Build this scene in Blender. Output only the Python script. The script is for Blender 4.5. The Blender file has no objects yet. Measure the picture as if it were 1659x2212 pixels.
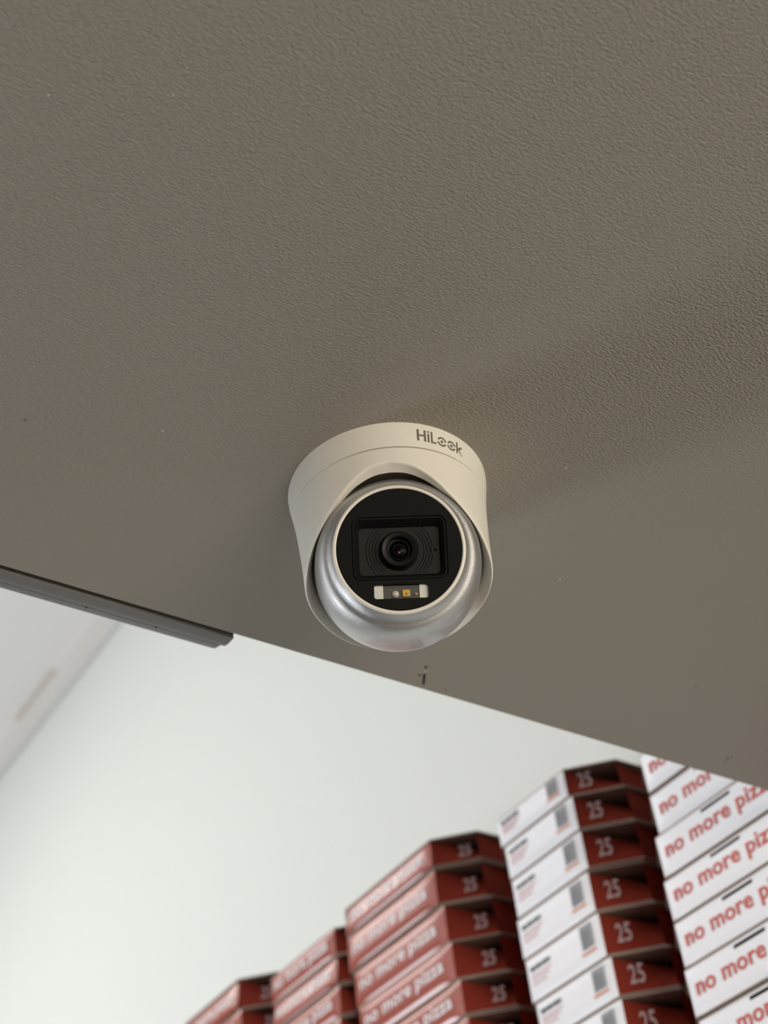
import bpy, bmesh, math, random
from mathutils import Vector, Matrix
from mathutils.geometry import delaunay_2d_cdt
random.seed(7)
SC = bpy.context.scene
COL = SC.collection
PI = math.pi
SOF = 2.30                      # underside of the bulkhead
CAMZ = 1.77556                  # camera height
# ------------------------------------------------------------------ camera
cam_d = bpy.data.cameras.new('camera')
cam = bpy.data.objects.new('camera', cam_d); COL.objects.link(cam)
R0 = Vector((0.8356265, -0.5404657, -0.0981084))      # image right
R1 = Vector((0.2991356, 0.5975458, -0.7439469))       # image down
R2 = Vector((0.4607020, 0.5923140, 0.6609976))        # viewing direction
m = Matrix.Identity(4)
for i in range(3):
    m[i][0] = R0[i]; m[i][1] = -R1[i]; m[i][2] = -R2[i]
m.translation = Vector((0, 0, CAMZ))
cam.matrix_world = m
cam_d.sensor_fit = 'VERTICAL'; cam_d.sensor_height = 36.0; cam_d.sensor_width = 27.0
cam_d.lens = 3068.0 / 2212.0 * 36.0
cam_d.clip_start = 0.02
cam_d.dof.use_dof = True; cam_d.dof.focus_distance = 0.715; cam_d.dof.aperture_fstop = 8.7
SC.camera = cam
# ------------------------------------------------------------------ world and lights
W = bpy.data.worlds.new('world'); SC.world = W; W.use_nodes = True
bg = W.node_tree.nodes['Background']
bg.inputs['Color'].default_value = (1.0, 0.95, 0.88, 1); bg.inputs['Strength'].default_value = 0.09

def area(name, loc, target, sx, sy, power, col):
    l = bpy.data.lights.new(name, 'AREA'); l.shape = 'RECTANGLE'; l.size = sx; l.size_y = sy
    l.energy = power; l.color = col
    o = bpy.data.objects.new(name, l); COL.objects.link(o); o.location = loc
    d = Vector(target) - Vector(loc)
    o.rotation_euler = d.to_track_quat('-Z', 'Y').to_euler()
    return o
# a ceiling lamp and an added fill light in the open part of the shop, the shop front daylight, and the warm counter side
area('ceiling_lamp_light', (-0.30, 3.10, 3.90), (-0.30, 3.10, 0), 0.3, 1.4, 21, (1.0, 0.98, 0.94))
area('side_fill_light', (-3.6, 2.15, 2.85), (1.1, 1.9, 2.85), 2.8, 1.0, 60, (0.97, 0.98, 1.0))  # added fill with no window known here, evens out wall and box fronts
area('shop_front_daylight', (-2.1, 4.3, 1.05), (0.5, 0.5, 2.1), 1.2, 0.9, 76, (0.90, 0.95, 1.0))
area('counter_side_light', (0.55, -2.6, 1.45), (0.4, 0.5, 2.2), 2.8, 0.9, 92, (1.0, 0.895, 0.75))
SC.view_settings.view_transform = 'Standard'
SC.view_settings.look = 'None'
SC.view_settings.gamma = 1.0
SC.view_settings.use_curve_mapping = False
SC.view_settings.exposure = 0.0

# ------------------------------------------------------------------ helpers
def obj(name, me, mat=None, parent=None, kind=None):
    o = bpy.data.objects.new(name, me); COL.objects.link(o)
    if mat is not None and len(me.materials) == 0:
        me.materials.append(mat)
    if parent is not None:
        o.parent = parent
    if kind: o['kind'] = kind
    return o
def mesh(name, verts, faces, smooth=None):
    me = bpy.data.meshes.new(name)
    me.from_pydata([tuple(v) for v in verts], [], faces); me.validate()
    if smooth is not None:
        me.polygons.foreach_set('use_smooth', [True] * len(me.polygons))
        me.set_sharp_from_angle(angle=math.radians(smooth))
    me.update()
    return me
def empty(name, loc, label, cat, group=None, mat=None):
    o = bpy.data.objects.new(name, None); COL.objects.link(o)
    o.empty_display_size = 0.02
    if mat is not None: o.matrix_world = mat
    else: o.location = loc
    o['label'] = label; o['category'] = cat
    if group: o['group'] = group
    return o
class MB:
    def __init__(s): s.v = []; s.f = []
    def add(s, verts, faces):
        n = len(s.v); s.v += [tuple(p) for p in verts]; s.f += [tuple(i + n for i in f) for f in faces]
    def box(s, a, b):
        (x0, y0, z0), (x1, y1, z1) = a, b
        s.add([(x0,y0,z0),(x1,y0,z0),(x1,y1,z0),(x0,y1,z0),(x0,y0,z1),(x1,y0,z1),(x1,y1,z1),(x0,y1,z1)],
              [(0,3,2,1),(4,5,6,7),(0,1,5,4),(1,2,6,5),(2,3,7,6),(3,0,4,7)])
    def prism(s, poly, z0, z1):
        n = len(poly)
        s.add([(x, y, z0) for x, y in poly] + [(x, y, z1) for x, y in poly],
              [tuple(range(n - 1, -1, -1)), tuple(range(n, 2 * n))] +
              [(i, (i + 1) % n, n + (i + 1) % n, n + i) for i in range(n)])
    def lathe(s, prof, seg=96, cap0=False, cap1=False):
        n = len(prof); v = []; f = []
        for i in range(seg):
            a = 2 * PI * i / seg
            for r, z in prof: v.append((r * math.cos(a), r * math.sin(a), z))
        for i in range(seg):
            j = (i + 1) % seg
            for k in range(n - 1):
                f.append((i * n + k, j * n + k, j * n + k + 1, i * n + k + 1))
        if cap0: f.append(tuple(i * n for i in range(seg - 1, -1, -1)))
        if cap1: f.append(tuple(i * n + n - 1 for i in range(seg)))
        s.add(v, f)
    def mesh(s, name, smooth=None, mat4=None):
        v = s.v if mat4 is None else [mat4 @ Vector(p) for p in s.v]
        return mesh(name, v, s.f, smooth)
def rrect(w, h, r, n=6, cx=0, cy=0):
    pts = []
    for qx, qy, a0 in ((1,1,0),(-1,1,90),(-1,-1,180),(1,-1,270)):
        for i in range(n + 1):
            a = math.radians(a0 + 90 * i / n)
            pts.append((cx + qx*(w/2-r) + r*math.cos(a), cy + qy*(h/2-r) + r*math.sin(a)))
    return pts
def interp(tab, x):
    if x <= tab[0][0]: return tab[0][1]
    for i in range(len(tab) - 1):
        (a, b), (c, d) = tab[i], tab[i+1]
        if x <= c:
            p = tab[i-1] if i > 0 else (2*a - c, 2*b - d)
            q = tab[i+2] if i + 2 < len(tab) else (2*c - a, 2*d - b)
            m0 = (d - p[1]) / (c - p[0]) * (c - a); m1 = (q[1] - b) / (q[0] - a) * (c - a)
            t = (x - a) / (c - a)
            return ((2*t**3-3*t*t+1)*b + (t**3-2*t*t+t)*m0 + (-2*t**3+3*t*t)*d + (t**3-t*t)*m1)
    return tab[-1][1]

# ------------------------------------------------------------------ materials
def mat(name, col, rough=0.5, metal=0.0, spec=0.5, var=0.0, vscale=40, bump=None, coat=0.0, extra=None, stretch=(1,1,1)):
    M = bpy.data.materials.new(name); M.use_nodes = True
    nt = M.node_tree; P = nt.nodes['Principled BSDF']
    P.inputs['Base Color'].default_value = (*col, 1)
    P.inputs['Roughness'].default_value = rough; P.inputs['Metallic'].default_value = metal
    P.inputs['Specular IOR Level'].default_value = spec; P.inputs['Coat Weight'].default_value = coat
    tc = nt.nodes.new('ShaderNodeTexCoord'); mp = nt.nodes.new('ShaderNodeMapping')
    mp.inputs['Scale'].default_value = stretch
    nt.links.new(tc.outputs['Object'], mp.inputs['Vector'])
    if var > 0:
        n = nt.nodes.new('ShaderNodeTexNoise'); n.inputs['Scale'].default_value = vscale; n.inputs['Detail'].default_value = 4
        nt.links.new(mp.outputs['Vector'], n.inputs['Vector'])
        mx = nt.nodes.new('ShaderNodeMix'); mx.data_type = 'RGBA'
        mx.inputs[6].default_value = (*[c * (1 - var) for c in col], 1)
        mx.inputs[7].default_value = (*[min(1, c * (1 + var)) for c in col], 1)
        nt.links.new(n.outputs['Fac'], mx.inputs[0]); nt.links.new(mx.outputs[2], P.inputs['Base Color'])
    if bump:
        scale, dist, strength, detail = bump
        b = nt.nodes.new('ShaderNodeBump'); b.inputs['Distance'].default_value = dist; b.inputs['Strength'].default_value = strength
        n = nt.nodes.new('ShaderNodeTexNoise'); n.inputs['Scale'].default_value = scale; n.inputs['Detail'].default_value = detail
        n.inputs['Roughness'].default_value = 0.5
        nt.links.new(mp.outputs['Vector'], n.inputs['Vector'])
        nt.links.new(n.outputs['Fac'], b.inputs['Height']); nt.links.new(b.outputs['Normal'], P.inputs['Normal'])
    return M
M_SOF = mat('taupe_wall_paint', (0.300, 0.272, 0.232), 0.55, var=0.04, vscale=3, bump=(830, 0.0026, 0.5, 2.5), stretch=(0.5, 1.0, 1.0))
# the roller texture has a weaker bump towards the edge of the bulkhead
nt = M_SOF.node_tree; _tc = [n for n in nt.nodes if n.type == 'TEX_COORD'][0]; _bp = [n for n in nt.nodes if n.type == 'BUMP'][0]
_sx = nt.nodes.new('ShaderNodeSeparateXYZ'); nt.links.new(_tc.outputs['Object'], _sx.inputs[0])
_ma = nt.nodes.new('ShaderNodeMath'); _ma.operation = 'MULTIPLY_ADD'; _ma.inputs[1].default_value = 0.45
nt.links.new(_sx.outputs['X'], _ma.inputs[0]); nt.links.new(_sx.outputs['Y'], _ma.inputs[2])
_mr = nt.nodes.new('ShaderNodeMapRange'); _mr.inputs['From Min'].default_value = 0.46; _mr.inputs['From Max'].default_value = 0.68
_mr.inputs['To Min'].default_value = 1.0; _mr.inputs['To Max'].default_value = 0.04
nt.links.new(_ma.outputs[0], _mr.inputs['Value']); nt.links.new(_mr.outputs[0], _bp.inputs['Strength'])
M_TRIM = mat('grey_trim_paint', (0.170, 0.157, 0.147), 0.5, var=0.04, vscale=30)
M_WALL = mat('white_wall_paint', (0.80, 0.81, 0.765), 0.7, var=0.012, vscale=2, bump=(120, 0.001, 0.2, 2))
M_CEIL = mat('ceiling_paint', (0.90, 0.88, 0.865), 0.7, var=0.02, vscale=3)
M_COVE = mat('pinkish_strip_paint', (0.90, 0.865, 0.83), 0.6, var=0.02, vscale=6)
M_CORNER_SHADE = mat('grey_corner_shade', (0.74, 0.735, 0.73), 0.6)
M_JOINT = mat('brown_joint', (0.66, 0.60, 0.53), 0.7)
M_FLOOR = mat('floor_tile', (0.13, 0.12, 0.11), 0.45, var=0.06, vscale=5)
M_GROUT = mat('floor_grout', (0.22, 0.21, 0.20), 0.8)
M_PLASTIC = mat('white_plastic', (0.80, 0.765, 0.69), 0.42, spec=0.45, bump=(1500, 0.0002, 0.15, 2))
M_PEARL = mat('pearl_silver_plastic', (0.56, 0.555, 0.55), 0.33, metal=0.86, coat=0.25, bump=(3200, 0.0003, 0.6, 2))
M_RING = mat('cream_ring_plastic', (0.82, 0.78, 0.70), 0.35)
M_BLACK = mat('black_faceplate_plastic', (0.007, 0.007, 0.0065), 0.65, spec=0.12, bump=(2500, 0.0002, 0.2, 2))
M_RIB = mat('charcoal_ribbed_plastic', (0.017, 0.017, 0.016), 0.6, spec=0.2)
M_BLACK2 = mat('black_matte_cavity', (0.004, 0.004, 0.004), 0.75, spec=0.15)
M_LENSRIM = mat('black_lens_rim', (0.009, 0.0085, 0.008), 0.45, spec=0.2)
M_GLASS = mat('dark_lens_glass', (0.002, 0.002, 0.0025), 0.22, spec=0.05)
M_GLINT = mat('glossy_glint_ring', (0.02, 0.02, 0.022), 0.25, spec=0.6)
M_RED = mat('magenta_reflection', (0.12, 0.004, 0.03), 0.3)
M_PCB = mat('grey_led_board', (0.075, 0.075, 0.07), 0.6, var=0.6, vscale=1200)
M_DIFF = mat('white_led_reflector', (0.72, 0.72, 0.66), 0.4)
M_LEDY = mat('amber_led_chip', (0.62, 0.38, 0.04), 0.35)
M_LEDW = mat('clear_led_dome', (0.55, 0.50, 0.44), 0.15, spec=0.8)
M_LEDB = mat('brown_led_dome', (0.30, 0.19, 0.11), 0.25, spec=0.7)
M_LOGO = mat('grey_print', (0.165, 0.150, 0.115), 0.5)
M_NICK = mat('dark_gouge', (0.022, 0.017, 0.013), 0.8)
M_FLAKE = mat('pale_plaster_flake', (0.55, 0.52, 0.50), 0.7)
M_BOXRED = mat('brick_red_print', (0.38, 0.080, 0.053), 0.28, spec=0.85, var=0.06, vscale=20)
M_BOXRED2 = mat('dark_red_print', (0.25, 0.037, 0.023), 0.7, spec=0.06, var=0.06, vscale=20)
M_BOXWHITE = mat('white_board_print', (0.93, 0.915, 0.94), 0.42, spec=0.4, var=0.02, vscale=15)
M_KRAFT = mat('grey_brown_kraft', (0.31, 0.24, 0.195), 0.8, var=0.12, vscale=60)
M_TXTW = mat('white_lettering', (0.92, 0.86, 0.86), 0.5)
M_TXTN = mat('dull_pink_number', (0.50, 0.36, 0.36), 0.6)
M_TXTR = mat('red_lettering', (0.62, 0.10, 0.07), 0.5)
M_TXTK = mat('charcoal_lettering', (0.09, 0.10, 0.11), 0.6)
M_TXTP = mat('pale_pink_print', (0.72, 0.48, 0.48), 0.6)
M_TXTG = mat('grey_barcode', (0.22, 0.23, 0.24), 0.6)
M_TXTO = mat('orange_print', (0.68, 0.24, 0.10), 0.6)
M_SHELF = mat('white_shelf_board', (0.62, 0.61, 0.59), 0.5, var=0.03, vscale=8)
M_METAL = mat('grey_bracket_steel', (0.35, 0.35, 0.36), 0.4, metal=0.8)

# ------------------------------------------------------------------ the setting
XW = 1.15; CEIL = CAMZ + 2.18; YE = 0.6045
def struct(name, mb, M, smooth=None):
    return obj(name, mb.mesh(name, smooth), M, kind='structure')
b = MB(); b.box((XW, -3.2, -0.1), (XW + 0.12, 6.2, CEIL + 0.1)); struct('wall_right', b, M_WALL)
b = MB(); b.box((-4.2, -3.2, CEIL), (XW, 6.2, CEIL + 0.1)); struct('ceiling', b, M_CEIL)
b = MB(); b.box((-4.2, -3.2, -0.1), (XW, 6.2, -0.006)); floor = struct('floor', b, M_GROUT)
b = MB(); b.box((-3.2, -3.2, SOF), (XW, YE, CEIL)); sof = struct('ceiling', b, M_SOF)
# tiles on the floor, one shared mesh
tb = MB(); tb.box((0, 0, -0.006), (0.594, 0.594, 0.0)); tme = tb.mesh('tile')
for i in range(8):
    for j in range(15):
        t = obj('tile', tme, M_FLOOR, floor); t.location = (-4.2 + 0.003 + 0.6 * i + 0.55, -3.2 + 0.003 + 0.6 * j + 0.2, 0)
# strip between ceiling and wall, with an open joint behind it
b = MB(); b.box((XW - 0.068, 0.62, CEIL - 0.006), (XW, 6.2, CEIL)); tr2 = struct('trim_2', b, M_COVE)
b = MB(); b.box((1.0795, 2.835, CEIL - 0.0085), (1.0895, 3.085, CEIL - 0.0055)); obj('joint', b.mesh('joint'), M_JOINT, tr2)
b = MB(); b.prism([(XW - 0.016, 0.62), (XW, 0.62), (XW, 6.2), (XW - 0.016, 6.2)], CEIL - 0.020, CEIL - 0.006); struct('corner_shade_strip', b, M_CORNER_SHADE)  # grey strip standing in for the soft shade along the wall-ceiling corner
# moulding nailed along the bulkhead edge, stopping short on the left
prof = [(0, 0.004), (0.0042, 0.0045), (0.0046, 0.0), (0.0120, 0.0007), (0.0165, 0.0022),
        (0.0195, 0.0048), (0.0205, 0.0078), (0.0222, 0.0066), (0.0290, 0.0090), (0.0325, 0.0115), (0.033, 0.016), (0.033, 0.045), (0, 0.045)]
n = len(prof); X0, X1 = -3.2, 0.3455
v = [(X0, YE + y, SOF + z) for y, z in prof] + [(X1 + 0.02 * y, YE + y, SOF + z) for y, z in prof]
f = [tuple(range(n - 1, -1, -1)), tuple(range(n, 2 * n))] + [(i, (i + 1) % n, n + (i + 1) % n, n + i) for i in range(n)]
trim = obj('trim_1', mesh('trim_1', v, f, 25), M_TRIM, kind='structure')
# nail heads of the moulding (two tiny dimples)
for x in (0.255, 0.300):
    b = MB(); b.lathe([(0.0009, 0), (0.0006, 0.0004), (0.0, 0.0004)], 8)
    o = obj('nail_head', b.mesh('nail_head'), M_NICK, trim); o.location = (x, YE + 0.0175, SOF + 0.0026)
# gouges and specks in the paint
def nick(name, pts, M, z=0.00025):
    b = MB(); b.prism(pts, SOF - z, SOF + 0.0004); return obj(name, b.mesh(name), M, sof)
def strip(p, q, w0, w1):
    (x0, y0), (x1, y1) = p, q; L = math.hypot(x1 - x0, y1 - y0); nx, ny = -(y1 - y0) / L, (x1 - x0) / L
    mx, my = x0 * .75 + x1 * .25, y0 * .75 + y1 * .25
    return [(x0 - nx*w0, y0 - ny*w0), (mx - nx*w1, my - ny*w1), (x1 - nx*w1*.9, y1 - ny*w1*.9), (x1 + nx*w1*.2, y1 + ny*w1*.2 + .001), (mx + nx*w1, my + ny*w1), (x0 + nx*w0, y0 + ny*w0)]
def at_px(px, py):               # where a pixel's ray meets the soffit
    d = R0 * ((px - 829.5) / 3068) + R1 * ((py - 1106) / 3068) + R2
    t = (SOF - CAMZ) / d.z; return (d.x * t, d.y * t)
nick('gouge', strip(at_px(917, 1455), at_px(915, 1477), 0.0006, 0.0008), M_NICK)
def blob(c, r, k=9, st=1.0):
    return [(c[0] + r * (0.75 + 0.5 * random.random()) * math.cos(2*PI*i/k) * st, c[1] + r * (0.75 + 0.5 * random.random()) * math.sin(2*PI*i/k)) for i in range(k)]
for p, r, M in (((919.5, 1441), 0.0011, M_NICK), ((906, 1458), 0.0009, M_NICK), ((918.3, 1451), 0.0008, M_FLAKE),
                ((1572, 1639), 0.0008, M_NICK), ((1581, 1635), 0.0006, M_NICK), ((1564, 1648), 0.0005, M_NICK), ((1503, 1483), 0.0008, M_LOGO),
                ((962, 1490), 0.0007, M_LOGO), ((54, 908), 0.0007, M_LOGO), ((1210, 1251), 0.0007, M_FLAKE),
                ((1222, 1011), 0.0006, M_FLAKE), ((104, 206), 0.0005, M_FLAKE), ((374, 205), 0.0005, M_FLAKE), ((351, 931), 0.0006, M_FLAKE)):
    nick('paint_chip', blob(at_px(*p), r), M)

# ------------------------------------------------------------------ the security camera on the soffit
BX, BY = 0.35871, 0.45601
PH0 = math.radians(-128.19 + 3.0)      # azimuth the dome looks to
MM = 0.001
tur = empty('security_camera', (BX, BY, SOF), 'white dome security camera with black round face mounted under the taupe bulkhead', 'camera')
RPROF = [(0, 54.7), (3, 54.5), (10, 53.4), (20, 52.0), (38, 50.5), (50, 49.8), (75, 49.0)]
HRIM = [(0, 25.3), (10, 26.8), (18, 29.8), (26, 34.3), (34, 39.6), (42, 44.2), (50, 48.7), (60, 53.6), (70, 58.2), (80, 61.4), (100, 64.6), (120, 67.0), (135, 69.0), (150, 70.5), (180, 71.3)]
GIN = [(0, -2.2), (15, -0.8), (25, 0.9), (40, 3.6), (55, 6.5), (75, 7.0), (100, 6.0), (140, 4.0), (180, 3.0)]
NSEG = 180
def cyl(phi, R, h): return (R * MM * math.cos(PH0 + phi), R * MM * math.sin(PH0 + phi), -h * MM)
HS = 15.4
b = MB(); v = []; f = []
levels = [0.0, 1.0, 3, 6, 9, 12, HS - 0.25, HS]
for i in range(NSEG):
    p = 2 * PI * i / NSEG
    for k, h in enumerate(levels): v.append(cyl(p, interp(RPROF, h) , h))
    v.append(cyl(p, 48.5, HS)); v.append(cyl(p, 48.5, 4.0)); v.append(cyl(p, 46.0, 4.0)); v.append(cyl(p, 46, 0))
n = len(levels) + 4
for i in range(NSEG):
    j = (i + 1) % NSEG
    for k in range(n - 1): f.append((i*n+k, j*n+k, j*n+k+1, i*n+k+1))
b.add(v, f)
obj('mounting_base', b.mesh('mounting_base', 35), M_PLASTIC, tur)
# shroud: outer wall below the seam, slanted lip, inner wall
b = MB(); v = []; f = []
KS = 16
for i in range(NSEG):
    p = 2 * PI * i / NSEG; deg = abs((math.degrees(p) + 180) % 360 - 180)
    fr = max(0.0, (math.cos(p) - 0.42) / 0.58) ** 0.8
    h0 = HS + 0.001 + 0.55 * fr; h1 = interp(HRIM, deg)
    v.append(cyl(p, 48.6, h0))
    v.append(cyl(p, interp(RPROF, h0) - 0.40 * fr, h0))
    for k in range(KS + 1):
        h = h0 + 0.25 + (h1 - 1.1 - h0 - 0.25) * k / KS
        v.append(cyl(p, interp(RPROF, h) - 0.28 * fr * (1 - k / KS), h))
    Ro = interp(RPROF, h1)
    v.append(cyl(p, Ro - 0.25, h1 - 0.4)); v.append(cyl(p, Ro - 0.8, h1))
    hi = h1 - interp(GIN, deg)
    for t in (0.15, 0.4, 0.7): v.append(cyl(p, Ro - 0.8 + (45.9 - Ro + 0.8) * t, h1 + (hi - h1) * (t ** 1.15)))
    v.append(cyl(p, 45.7, hi - 0.15)); v.append(cyl(p, 45.4, hi - 0.7)); v.append(cyl(p, 45.2, 15.6)); v.append(cyl(p, 44.6, 15.0)); v.append(cyl(p, 24.0, 14.6))
n = 2 + KS + 1 + 2 + 3 + 5
for i in range(NSEG):
    j = (i + 1) % NSEG
    for k in range(n - 1): f.append((i*n+k, j*n+k, j*n+k+1, i*n+k+1))
b.add(v, f)
obj('shroud', b.mesh('shroud', 50), M_PLASTIC, tur)
def ball_profile():              # smooth S curve from the ring flank to the widest part
    P0, P1, P2, P3, P4 = Vector((33.1, 39.2)), Vector((33.5, 32.0)), Vector((37.4, 30.6)), Vector((42.6, 28.5)), Vector((43.5, 10.0))
    out = []
    for k in range(12):
        t = k / 12; out.append((1-t)**2 * P0 + 2*t*(1-t) * P1 + t*t * P2)
    for k in range(15):
        t = k / 14; out.append((1-t)**2 * P2 + 2*t*(1-t) * P3 + t*t * P4)
    return [(p.x, p.y) for p in out]
# frame of the eyeball
az, el, roll = math.radians(-124.74), math.radians(25.2), math.radians(-3.6)
nn = Vector((math.cos(el) * math.cos(az), math.cos(el) * math.sin(az), -math.sin(el)))
rr = Vector((0, 0, 1)).cross(nn).normalized(); uu = nn.cross(rr)
fr_ = rr * math.cos(roll) + uu * math.sin(roll); fu_ = -rr * math.sin(roll) + uu * math.cos(roll)
F = Matrix(((fr_.x, fu_.x, nn.x, 0), (fr_.y, fu_.y, nn.y, 0), (fr_.z, fu_.z, nn.z, -0.0538), (0, 0, 0, 1)))
S = Matrix.Scale(MM, 4)
FM = F @ S                                # millimetres in face space -> metres in camera space
ZF = 40.0
def fobj(name, b, M, parent=None, smooth=30):
    return obj(name, b.mesh(name, smooth, FM), M, parent or tur)
b = MB()
b.lathe([*ball_profile(),  (43.75, 4.5), (43.8, 0), (43.5, -5), (42.4, -11), (40.5, -16.6), (37.5, -22.6), (33, -28.8), (26, -35.2), (16, -40.8), (4, -43.6)], 160, cap1=True)
ball = fobj('eyeball', b, M_PEARL, smooth=60)
b = MB()
b.lathe([(31.55, 37.5), (31.55, 40.0), (31.7, 40.25), (32.2, 40.35), (32.9, 40.3), (33.2, 40.1), (33.35, 39.6), (33.35, 38.8), (32.6, 38.4)], 160)
fobj('bezel_ring', b, M_RING, smooth=50)
b = MB()     # raised mark over the ring
for x0, x1 in ((-7.2, -6.5), (-5.6, -4.9), (-4.3, -1.2), (-0.6, 2.4)):
    a0, a1 = PI/2 - x0/33.5, PI/2 - x1/33.5
    pr = []
    for a in (a0, (a0+a1)/2, a1):
        for R_, z in ((33.25, 37.3), (33.65, 35.6)):
            pr.append((R_ * math.cos(a) * 1.006, R_ * math.sin(a) * 1.006, z))
            pr.append((R_ * math.cos(a) * 0.99, R_ * math.sin(a) * 0.99, z))
    b.add(pr, [(0,4,6,2),(4,8,10,6),(0,1,5,4),(4,5,9,8),(2,6,7,3),(6,10,11,7),(0,2,3,1),(8,9,11,10)])
fobj('raised_mark', b, M_RING, ball, smooth=None)
# faceplate with two openings
RC = (0.15, 0.55); RW, RH = 46.6, 31.6
LC = (0.25, -21.6); LW, LH = 27.2, 7.3
def plate(loops, z, keep):
    pts = []; edges = []
    for L in loops:
        n0 = len(pts); pts += [Vector(p) for p in L]; edges += [(n0 + i, n0 + (i + 1) % len(L)) for i in range(len(L))]
    vs, es, fs, *_ = delaunay_2d_cdt(pts, edges, [], 0, 1e-6)
    F_ = []
    for fc in fs:
        c = sum((vs[i] for i in fc), Vector((0, 0))) / len(fc)
        if keep(c):
            a = 0.0
            for i in range(len(fc)):
                p, q = vs[fc[i]], vs[fc[(i+1) % len(fc)]]; a += p.x*q.y - q.x*p.y
            F_.append(tuple(fc) if a > 0 else tuple(reversed(fc)))
    return [(p.x, p.y, z) for p in vs], F_
def inside(p, L):
    c = False; n = len(L)
    for i in range(n):
        (x0, y0), (x1, y1) = L[i], L[(i+1) % n]
        if (y0 > p[1]) != (y1 > p[1]) and p[0] < (x1-x0)*(p[1]-y0)/(y1-y0)+x0: c = not c
    return c
def wall(b, A, za, B, zb):
    n = len(A)
    b.add([(x, y, za) for x, y in A] + [(x, y, zb) for x, y in B], [(i, (i+1) % n, n + (i+1) % n, n + i) for i in range(n)])
circ = [(31.6 * math.cos(2*PI*i/128), 31.6 * math.sin(2*PI*i/128)) for i in range(128)]
rA = rrect(RW + 1.2, RH + 1.2, 4.0, 6, *RC); rB = rrect(RW, RH, 3.6, 6, *RC)
rB2 = rrect(RW - 1.4, RH - 1.4, 3.2, 6, *RC)
rC = rrect(40.4, 24.4, 2.2, 6, RC[0], RC[1] - 0.35)
lA = rrect(LW, LH, 1.3, 6, *LC)
b = MB()
V, Fc = plate([circ, rA, lA], ZF, lambda c: not inside(c, rA) and not inside(c, lA)); b.add(V, Fc)
wall(b, circ, ZF, circ, ZF - 3)
wall(b, rA, ZF, rA, ZF - 0.9)
wall(b, lA, ZF, lA, ZF - 2.6)
face = fobj('faceplate', b, M_BLACK, smooth=30)
b = MB(); wall(b, rA, ZF - 0.9, rB, ZF - 0.9); wall(b, rB, ZF - 0.9, rB, ZF - 0.15); wall(b, rB, ZF - 0.15, rB2, ZF - 0.15)
wall(b, rB2, ZF - 0.15, rC, ZF - 5.0)
fobj('lens_frame', b, M_BLACK, face, smooth=20)
# floor of the recess: bands between concentric grooves
b = MB(); yc = RC[1] - 0.35; hh = 12.2; NY = 36
radii = [0.0, 12.35, 13.75, 15.2, 16.8]
def xr(k, y, side):
    if k == 0: return 0.0
    if k == 5: return 20.2
    x = math.sqrt(max(0.0, radii[k]**2 - y*y))
    if k == 4 and side > 0:
        d = abs(y + 0.2); x -= 0.85 * max(0, min(1, (2.3 - d) / 0.7))
    return x
for side in (-1, 1):
    for k in range(5):
        vv = []; ff = []
        for i in range(NY + 1):
            y = -hh + 2 * hh * i / NY
            a = xr(k, y, side) + (0.17 if k else 0); c = xr(k + 1, y, side) - (0.17 if k < 4 else 0)
            vv += [(RC[0] + side * a, yc + y, ZF - 5), (RC[0] + side * c, yc + y, ZF - 5)]
        for i in range(NY):
            q = (2*i, 2*i+1, 2*i+3, 2*i+2); ff.append(q if side > 0 else q[::-1])
        b.add(vv, ff)
fobj('ribbed_floor', b, M_RIB, face, smooth=None)
b = MB(); b.add([(-21, -13, ZF - 6.2), (21, -13, ZF - 6.2), (21, 13.5, ZF - 6.2), (-21, 13.5, ZF - 6.2)], [(0,1,2,3)])
fobj('cavity_back', b, M_BLACK2, face, smooth=None)
b = MB(); b.lathe([(0.95, ZF - 4.97), (0.75, ZF - 4.9), (0.0, ZF - 4.9)], 16)
o = fobj('pin_hole', MB(), M_BLACK2, face, smooth=None); bpy.data.objects.remove(o)
b2 = MB(); b2.add([(x + 18.1, y + 0.2, z) for x, y, z in b.v], b.f); fobj('pin_hole', b2, M_BLACK2, face, smooth=None)
# lens
b = MB(); b.lathe([(10.4, ZF - 5.0), (9.6, ZF - 4.4), (9.2, ZF - 2.2), (8.75, ZF - 0.6), (8.55, ZF - 0.35), (8.25, ZF - 0.4), (6.7, ZF - 1.1), (6.5, ZF - 1.5), (6.4, ZF - 3.2)], 72)
b.v = [(x + 0.0, y + 0.15, z) for x, y, z in b.v]
lens = fobj('lens', b, M_LENSRIM, face, smooth=25)
b = MB(); prof = [(6.25 * math.sin(t), ZF - 7.6 + 4.6 * math.cos(t) ** 0.9 if math.cos(t) > 0 else ZF - 7.6) for t in [PI/2 * i / 14 for i in range(15)]][::-1]
b.lathe(prof, 64); b.v = [(x, y + 0.15, z) for x, y, z in b.v]
fobj('lens_glass', b, M_GLASS, face, smooth=60)
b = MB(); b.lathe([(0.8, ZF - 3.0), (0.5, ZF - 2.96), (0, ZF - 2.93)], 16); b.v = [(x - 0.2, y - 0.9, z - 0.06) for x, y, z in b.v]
fobj('lens_reflection_spot', b, M_RED, face, smooth=60)  # magenta reflection in the lens, put in as a small coloured disc
for R_, z in ((5.0, ZF - 2.5), (2.9, ZF - 2.75)):     # glossy rings added inside the lens to imitate its arc glints
    b = MB(); b.lathe([(R_ + 0.14, z), (R_, z + 0.12), (R_ - 0.14, z)], 48); b.v = [(x, y + 0.15, q) for x, y, q in b.v]
    fobj('glint_ring', b, M_GLINT, face, smooth=60)
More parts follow.
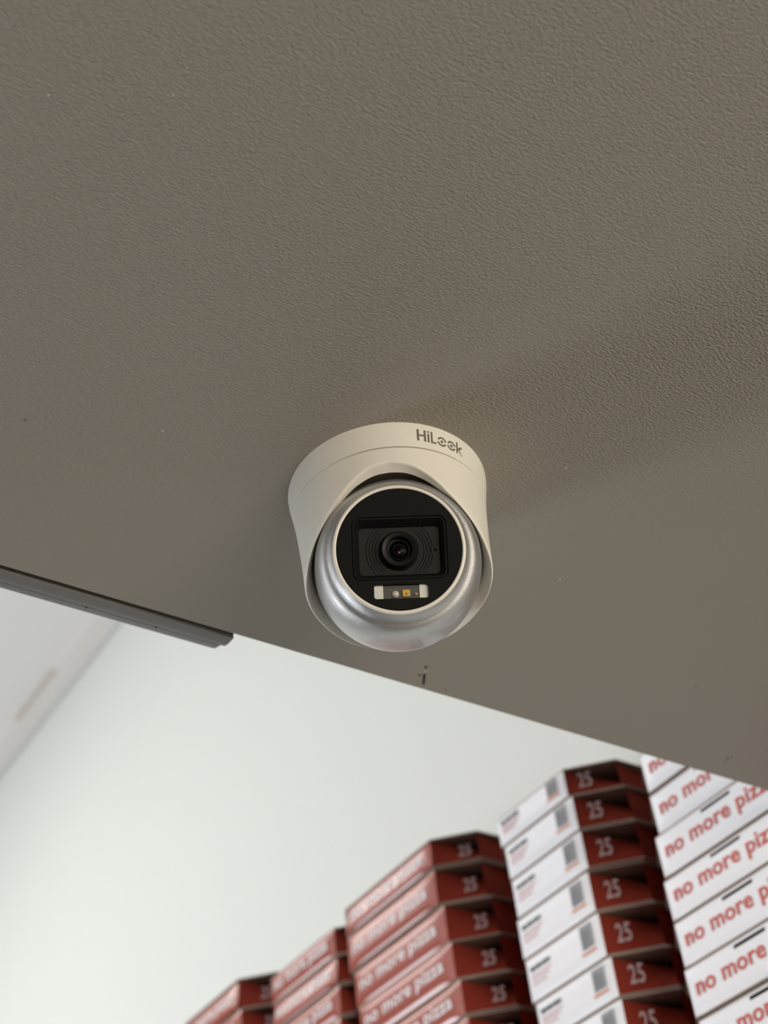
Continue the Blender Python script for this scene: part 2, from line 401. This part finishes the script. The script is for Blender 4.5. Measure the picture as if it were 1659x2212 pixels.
# LED window
zb = ZF - 2.4
b = MB(); b.add([(LC[0]-13.7, LC[1]-3.8, zb), (LC[0]+13.7, LC[1]-3.8, zb), (LC[0]+13.7, LC[1]+3.8, zb), (LC[0]-13.7, LC[1]+3.8, zb)], [(0,1,2,3)])
ledw = fobj('led_board', b, M_PCB, face, smooth=None)
for x0, x1 in ((-13.65, -9.1), (8.9, 13.65)):
    b = MB(); b.box((LC[0]+x0, LC[1]-3.75, zb), (LC[0]+x1, LC[1]+3.7, ZF - 1.9)); fobj('led_reflector', b, M_DIFF, face, smooth=None)
def dome(x, y, r, M, name='led'):
    b = MB(); b.lathe([(r * math.sin(t), r * 0.75 * math.cos(t)) for t in [PI/2 * i / 6 for i in range(6, -1, -1)]], 20)
    b.v = [(LC[0] + x + p[0], LC[1] + y + p[1], zb + p[2]) for p in b.v]; return fobj(name, b, M, face, smooth=60)
dome(-3.1, -1.0, 1.9, M_LEDW); dome(7.1, -1.2, 1.15, M_LEDB)
b = MB(); pts = rrect(3.7, 3.5, 0.6, 4, LC[0] + 2.35, LC[1] - 0.7); b.prism(pts, zb, zb + 0.8); fobj('led', b, M_LEDY, face, smooth=None)
b = MB(); b.prism([(LC[0]+1.5, LC[1]-2.1), (LC[0]+1.9, LC[1]-2.1), (LC[0]+2.35, LC[1]-1.0), (LC[0]+2.9, LC[1]-2.1), (LC[0]+3.3, LC[1]-2.1), (LC[0]+2.5, LC[1]-0.3), (LC[0]+2.2, LC[1]-0.3)], zb + 0.8, zb + 0.86); fobj('led_wire', b, M_LOGO, face, smooth=None)

# printed logo on the mounting base, in (arc degrees, height) of the cylinder
DEG = 0.942                                        # millimetres of arc per degree
PHC = math.radians(-128.19)
lg = MB()
def lp(s, h):
    R_ = interp(RPROF, h) + 0.07; a = PHC + math.radians(s / DEG)
    return (R_ * MM * math.cos(a), R_ * MM * math.sin(a), -h * MM)
def quad(p):                                        # polygon in (s, h)
    lg.add([lp(*q) for q in p], [tuple(range(len(p)))])
def rect(s0, h0, s1, h1): quad([(s0, h0), (s0, h1), (s1, h1), (s1, h0)])
s0 = 21.0 * DEG
rect(s0 - .05, 4.0, s0 + 1.25, 11.1); rect(s0 + 3.85, 4.0, s0 + 5.15, 11.1)
rect(s0 + 1.2, 7.0, s0 + 2.6, 8.1); rect(s0 + 2.6, 7.0, s0 + 3.9, 8.1)
si = s0 + 5.9; rect(si, 4.0, si + 1.15, 5.1); rect(si, 5.8, si + 1.15, 11.1)
sl = si + 1.95; rect(sl, 4.0, sl + 1.15, 11.1); rect(sl + 1.15, 10.0, sl + 3.3, 11.1)
def ring(sc, hc, ro, ri, a0, a1, n=16):
    for i in range(n):
        t0, t1 = [math.radians(a0 + (a1 - a0) * (i + e) / n) for e in (0, 1)]
        quad([(sc + ro*math.cos(t0), hc - ro*math.sin(t0)), (sc + ri*math.cos(t0), hc - ri*math.sin(t0)),
              (sc + ri*math.cos(t1), hc - ri*math.sin(t1)), (sc + ro*math.cos(t1), hc - ro*math.sin(t1))])
for dg in (36.5, 43.2):
    sc = dg * DEG
    ring(sc, 8.35, 2.95, 1.85, 8, 158); ring(sc, 8.35, 2.95, 1.85, 188, 338)
    ring(sc, 8.35, 0.95, 0.01, 0, 360, 14)
sk = 46.8 * DEG
rect(sk, 4.0, sk + 1.1, 11.2)
quad([(sk + 1.1, 7.9), (sk + 1.1, 9.3), (sk + 4.6, 6.4), (sk + 3.5, 5.7)])
quad([(sk + 1.9, 7.7), (sk + 1.5, 8.9), (sk + 4.6, 12.3), (sk + 4.2, 11.0)])
obj('logo_lettering', lg.mesh('logo_lettering'), M_LOGO, tur)

# ------------------------------------------------------------------ pizza boxes
def text_mesh(name, body, width, xh, M):
    cu = bpy.data.curves.new(name, 'FONT'); cu.body = body; cu.size = 1.0; cu.offset = 0.018; cu.resolution_u = 3
    cu.extrude = 0.0; cu.space_character = 1.04
    o = bpy.data.objects.new(name, cu); COL.objects.link(o)
    bpy.context.view_layer.update()
    me = bpy.data.meshes.new_from_object(o.evaluated_get(bpy.context.evaluated_depsgraph_get()))
    bpy.data.objects.remove(o)
    xs = [v.co.x for v in me.vertices]; ys = [v.co.y for v in me.vertices]
    cx = (min(xs) + max(xs)) / 2; sx = width / (max(xs) - min(xs)); sy = xh
    for v in me.vertices: v.co = ((v.co.x - cx) * sx, v.co.y * sy, 0)
    me.materials.clear(); me.materials.append(M); me.name = name
    return me
T_W = text_mesh('lettering', 'no more pizza', 1.0, 1.0, M_TXTW)
T_R = text_mesh('lettering', 'no more pizza', 1.0, 1.0, M_TXTR)
T_25 = text_mesh('size_number', '25', 1.0, 1.0, M_TXTN)
XF = 0.86; DEP = 0.235
def make_box(style, w, cl, cr, h, idx, lean_f=0.0):
    """parts in box space: x goes into the stack, y along the row (viewer's left is +y), z up, origin under the front centre"""
    P = {}
    y0, y1 = -w / 2, w / 2
    oct_ = [(0, y0), (cr, y0 - cr), (DEP - 0.03, y0 - cr), (DEP, y0 - cr + 0.03), (DEP, y1 + cl - 0.03), (DEP - 0.03, y1 + cl), (cl, y1 + cl), (0, y1)]
    P['base_tray'] = []
    b = MB(); b.prism(oct_, 0.0004, 0.0020)
    b2 = MB()                                   # back and side walls of the tray
    for i in range(1, 6):
        (xa, ya), (xb, yb) = oct_[i], oct_[i + 1]
        la, lb = {1: (0.002, 0.028), 5: (0.028, 0.002)}.get(i, (0, 0)); sg = 1 if i == 1 else -1     # the long sides lean in at the top
        b2.add([(xa, ya, 0.001), (xb, yb, 0.001), (xb, yb + sg * lb, h - 0.004), (xa, ya + sg * la, h - 0.004)], [(0, 1, 2, 3)])
    P['base_tray'] = (b.mesh('base_tray'), M_KRAFT); P['side_wall'] = (b2.mesh('side_wall'), M_BOXRED2)
    b = MB(); b.prism(oct_, h - 0.0022, h - 0.0004); P['lid'] = (b.mesh('lid'), M_KRAFT)
    # front panel: slightly bulged board with rolled edges; slit under the tongue on the white boxes
    NYg, NZg = 26, 11
    zs = [0.0015 + (h - 0.003) * i / NZg for i in range(NZg + 1)]
    ys = [y0 + w * i / NYg for i in range(NYg + 1)]
    def bul(y, z):
        u = 2 * (y / w); t = 2 * (z - h / 2) / (h - 0.003)
        e = (1 - min(1, abs(u)) ** 10) * (1 - min(1, abs(t)) ** 6)
        return -0.0032 * e + lean_f * (z / h - 0.5)
    vv = [(bul(y, z), y, z) for z in zs for y in ys]; ff = []
    for i in range(NZg):
        for j in range(NYg):
            if style == 'white_words' and i == NZg - 2 and 10 <= j <= 15: continue
            ff.append((i*(NYg+1)+j, (i+1)*(NYg+1)+j, (i+1)*(NYg+1)+j+1, i*(NYg+1)+j+1))
    P['front_panel'] = (mesh('front_panel', vv, ff, 60), M_BOXRED if style == 'red' else M_BOXWHITE)
    # chamfered corner panels: bottom edge on the outline, top edge leaning in at the far end
    for nm, c, sgn, yy in (('corner_panel', cr, -1, y0), ('corner_panel.l', cl, 1, y1)):
        e = min(0.030, c * 0.8); b = MB(); N = 8; vv = []; ff = []
        for i in range(N + 1):
            t = i / N
            bx, by = c * t, yy + sgn * c * t
            lean = e * t
            for q in range(4):
                s = q / 3; zz = 0.0016 + (h - 0.0045 - 0.007 * t) * s
                ll = lean * s ** 1.3
                vv.append((bx + ll * 0.707, by - sgn * ll * 0.707, zz))
        for i in range(N):
            for q in range(3):
                a = (i*4+q, i*4+q+1, (i+1)*4+q+1, (i+1)*4+q); ff.append(a if sgn < 0 else a[::-1])
        P[nm] = (mesh('corner_panel', vv, ff, 60), M_BOXRED2)
    # underside and top lips in print colour along the lid edge
    return P
PROTO = {}
def barcode(w, h):
    g = {}
    k = MB(); x = 0
    random.seed(3)
    for row_z, hh_, n_, L in ((0.62 * h, 0.0045, 9, 0.030),):
        y = w * 0.42
        for i in range(n_):
            ww = 0.0022 + 0.0008 * (i % 3 == 0)
            k.add([(-0.0036, y, row_z), (-0.0036, y - ww, row_z), (-0.0036, y - ww, row_z + hh_), (-0.0036, y, row_z + hh_)], [(0,1,2,3)]); y -= 0.0034
    g['small_print'] = (k.mesh('small_print'), M_TXTK)
    k = MB()
    for row_z, L in ((0.50 * h, 0.030), (0.41 * h, 0.026), (0.31 * h, 0.022)):
        k.add([(-0.0036, w * 0.42, row_z), (-0.0036, w * 0.42 - L, row_z), (-0.0036, w * 0.42 - L, row_z + 0.0018), (-0.0036, w * 0.42, row_z + 0.0018)], [(0,1,2,3)])
    g['small_print.p'] = (k.mesh('small_print'), M_TXTP)
    k = MB(); y = -w * 0.27
    while y > -w * 0.415:
        k.add([(-0.0036, y, 0.34 * h), (-0.0036, y - 0.0011, 0.34 * h), (-0.0036, y - 0.0011, 0.86 * h), (-0.0036, y, 0.86 * h)], [(0,1,2,3)]); y -= 0.0019
    g['barcode'] = (k.mesh('barcode'), M_TXTG)
    k = MB(); k.add([(-0.0036, -w*0.25, 0.235*h), (-0.0036, -w*0.425, 0.235*h), (-0.0036, -w*0.425, 0.235*h + 0.0024), (-0.0036, -w*0.25, 0.235*h + 0.0024)], [(0,1,2,3)])
    g['stripe'] = (k.mesh('stripe'), M_TXTO)
    return g
def stack_box(style, w, cl, cr, xf, yc, z, h, label, group, idx, lean_f=0.0):
    key = (style, round(w, 4), round(cl, 4), round(cr, 4), round(h, 4), lean_f)
    if key not in PROTO:
        PROTO[key] = (make_box(style, w, cl, cr, h, idx, lean_f), barcode(w, h) if style == 'white_code' else None)
    P, B = PROTO[key]
    t = empty('pizza_box', (xf, yc, z), label, 'pizza box', group)
    front = None
    for nm, (me, M) in P.items():
        o = obj(nm.split('.')[0], me, M, t)
        if nm == 'front_panel': front = o
        if nm.startswith('corner_panel'):
            sgn, c, yy = (-1, cr, -w/2) if nm == 'corner_panel' else (1, cl, w/2)
            if c > 0.03:
                q = obj('size_number', T_25, None, o)
                t0 = 0.36 if (sgn < 0 and style != 'red') else 0.68
                if sgn > 0: t0 = 0.6
                # basis on the panel
                if sgn < 0: ex = Vector((0.707, -0.707, 0))
                else: ex = Vector((-0.707, -0.707, 0))
                ez = Vector((0, 0, 1)); en = ex.cross(ez)
                lean = min(0.030, c * 0.8) * t0 * 0.42
                ez = Vector((en.x * -lean / (h * 0.5), en.y * -lean / (h * 0.5), 1)).normalized()
                en = ex.cross(ez)
                org = Vector((c * t0, yy + sgn * c * t0, h * 0.26)) + en * (0.0012 - lean * 0.35)
                wm, hm = 0.0135, 0.0275
                q.matrix_local = Matrix(((ex.x*wm, ez.x*hm, en.x, org.x), (ex.y*wm, ez.y*hm, en.y, org.y), (ex.z*wm, ez.z*hm, en.z, org.z), (0, 0, 0, 1)))
    if style in ('red', 'white_words'):
        q = obj('lettering', T_W if style == 'red' else T_R, None, front)
        wd = w * (0.84 if style == 'red' else 0.86); hs = 0.0205
        q.matrix_local = Matrix(((0, hs * lean_f / h, -1, -0.0038 + lean_f * (0.36 - 0.5)), (-wd, 0, 0, 0), (0, hs, lean_f / h, h * 0.36), (0, 0, 0, 1)))
    if B:
        for nm, (me, M) in B.items(): obj(nm.split('.')[0], me, M, front)
    t.rotation_euler = (0, 0, random.uniform(-0.006, 0.006))
    return t
SHELF = CAMZ + 0.3455
LEAN = {(0, 0): 0.0058, (1, 1): 0.0052, (2, 0): 0.0033, (2, 1): 0.0012, (1, 0): -0.001, (2, 2): 0.0005}   # fronts pushed back at the top
ORD = ['topmost', 'second', 'third', 'fourth', 'fifth', 'sixth', 'seventh', 'eighth', 'ninth', 'tenth', 'eleventh', 'twelfth']
STK = [  # style, width, left and right chamfers, right-or-left corner y values per box, seam heights from the top, stack phrase
    ('red', 0.150, 0.037, 0.037, [1.5342, 1.5284], [0.7757, 0.7344], 'red-fronted pizza box, {} from the top in the leftmost stack', 'R'),
    ('red', 0.148, 0.037, 0.012, [1.3055, 1.3030, 1.3030, 1.3045], [0.7421, 0.7079, 0.6722, 0.6356], 'red-fronted pizza box, {} from the top in the second stack from left', 'R'),
    ('red', 0.176, 0.012, 0.037, [1.0995, 1.0995, 1.0940, 1.0875, 1.0822, 1.0800], [0.7508, 0.7163, 0.6732, 0.6290, 0.5867, 0.5482], 'red-fronted pizza box, {} from the top in the middle stack', 'R'),
    ('white_code', 0.109, 0.037, 0.037, [0.8775, 0.8725, 0.8710, 0.8730, 0.8710, 0.8665, 0.8650], [0.7135, 0.6819, 0.6438, 0.6028, 0.5612, 0.5176, 0.4787], 'white pizza box with small print and bar lines, {} from the top of its stack', 'R'),
    ('white_words', 0.154, 0.037, 0.037, [0.7752, 0.7770, 0.7805, 0.7840, 0.7842, 0.7850], [0.6693, 0.6287, 0.5885, 0.5480, 0.5097, 0.4688, 0.4269], 'white pizza box with red words, {} from the top in the rightmost stack', 'L'),
]
GR = ['red pizza boxes in the leftmost stack', 'red pizza boxes in the second stack', 'red pizza boxes in the middle stack', 'white printed pizza boxes in the fourth stack', 'white lettered pizza boxes in the rightmost stack']
for si, (style, w, cl, cr, ys, zs, lab, side) in enumerate(STK):
    seams = [CAMZ + z for z in zs]
    nrest = max(1, round((seams[-1] - SHELF) / 0.0405)); dz = (seams[-1] - SHELF) / nrest
    seams += [seams[-1] - dz * (k + 1) for k in range(nrest)]
    for k in range(len(seams) - 1):
        yy = ys[min(k, len(ys) - 1)]
        yc = yy + w / 2 if side == 'R' else yy - w / 2
        stack_box(style, w, cl, cr, XF + random.uniform(-0.0015, 0.0015), yc, seams[k + 1], seams[k] - seams[k + 1] - 0.0003, lab.format(ORD[k] if k else 'first'), GR[si], k, LEAN.get((si, k), 0.0))
# the shelf that carries them, just below the frame
sh = empty('wall_shelf', (XW, 1.15, SHELF - 0.022), 'white wall shelf board carrying the row of pizza box stacks', 'shelf')
b = MB(); b.box((-0.30, -0.60, 0), (0, 0.62, 0.0215)); obj('board', b.mesh('board'), M_SHELF, sh)
for y in (-0.45, 0.0, 0.45):
    b = MB(); b.box((-0.26, y - 0.012, -0.006), (0, y + 0.012, 0)); b.box((-0.006, y - 0.012, -0.2), (0, y + 0.012, -0.006))
    b.add([(-0.24, y - 0.004, -0.006), (-0.006, y - 0.004, -0.18), (-0.006, y - 0.004, -0.165), (-0.22, y - 0.004, -0.006), (-0.24, y + 0.004, -0.006), (-0.006, y + 0.004, -0.18), (-0.006, y + 0.004, -0.165), (-0.22, y + 0.004, -0.006)],
          [(0,1,2,3), (7,6,5,4), (0,4,5,1), (2,6,7,3)])
    obj('bracket', b.mesh('bracket'), M_METAL, sh)
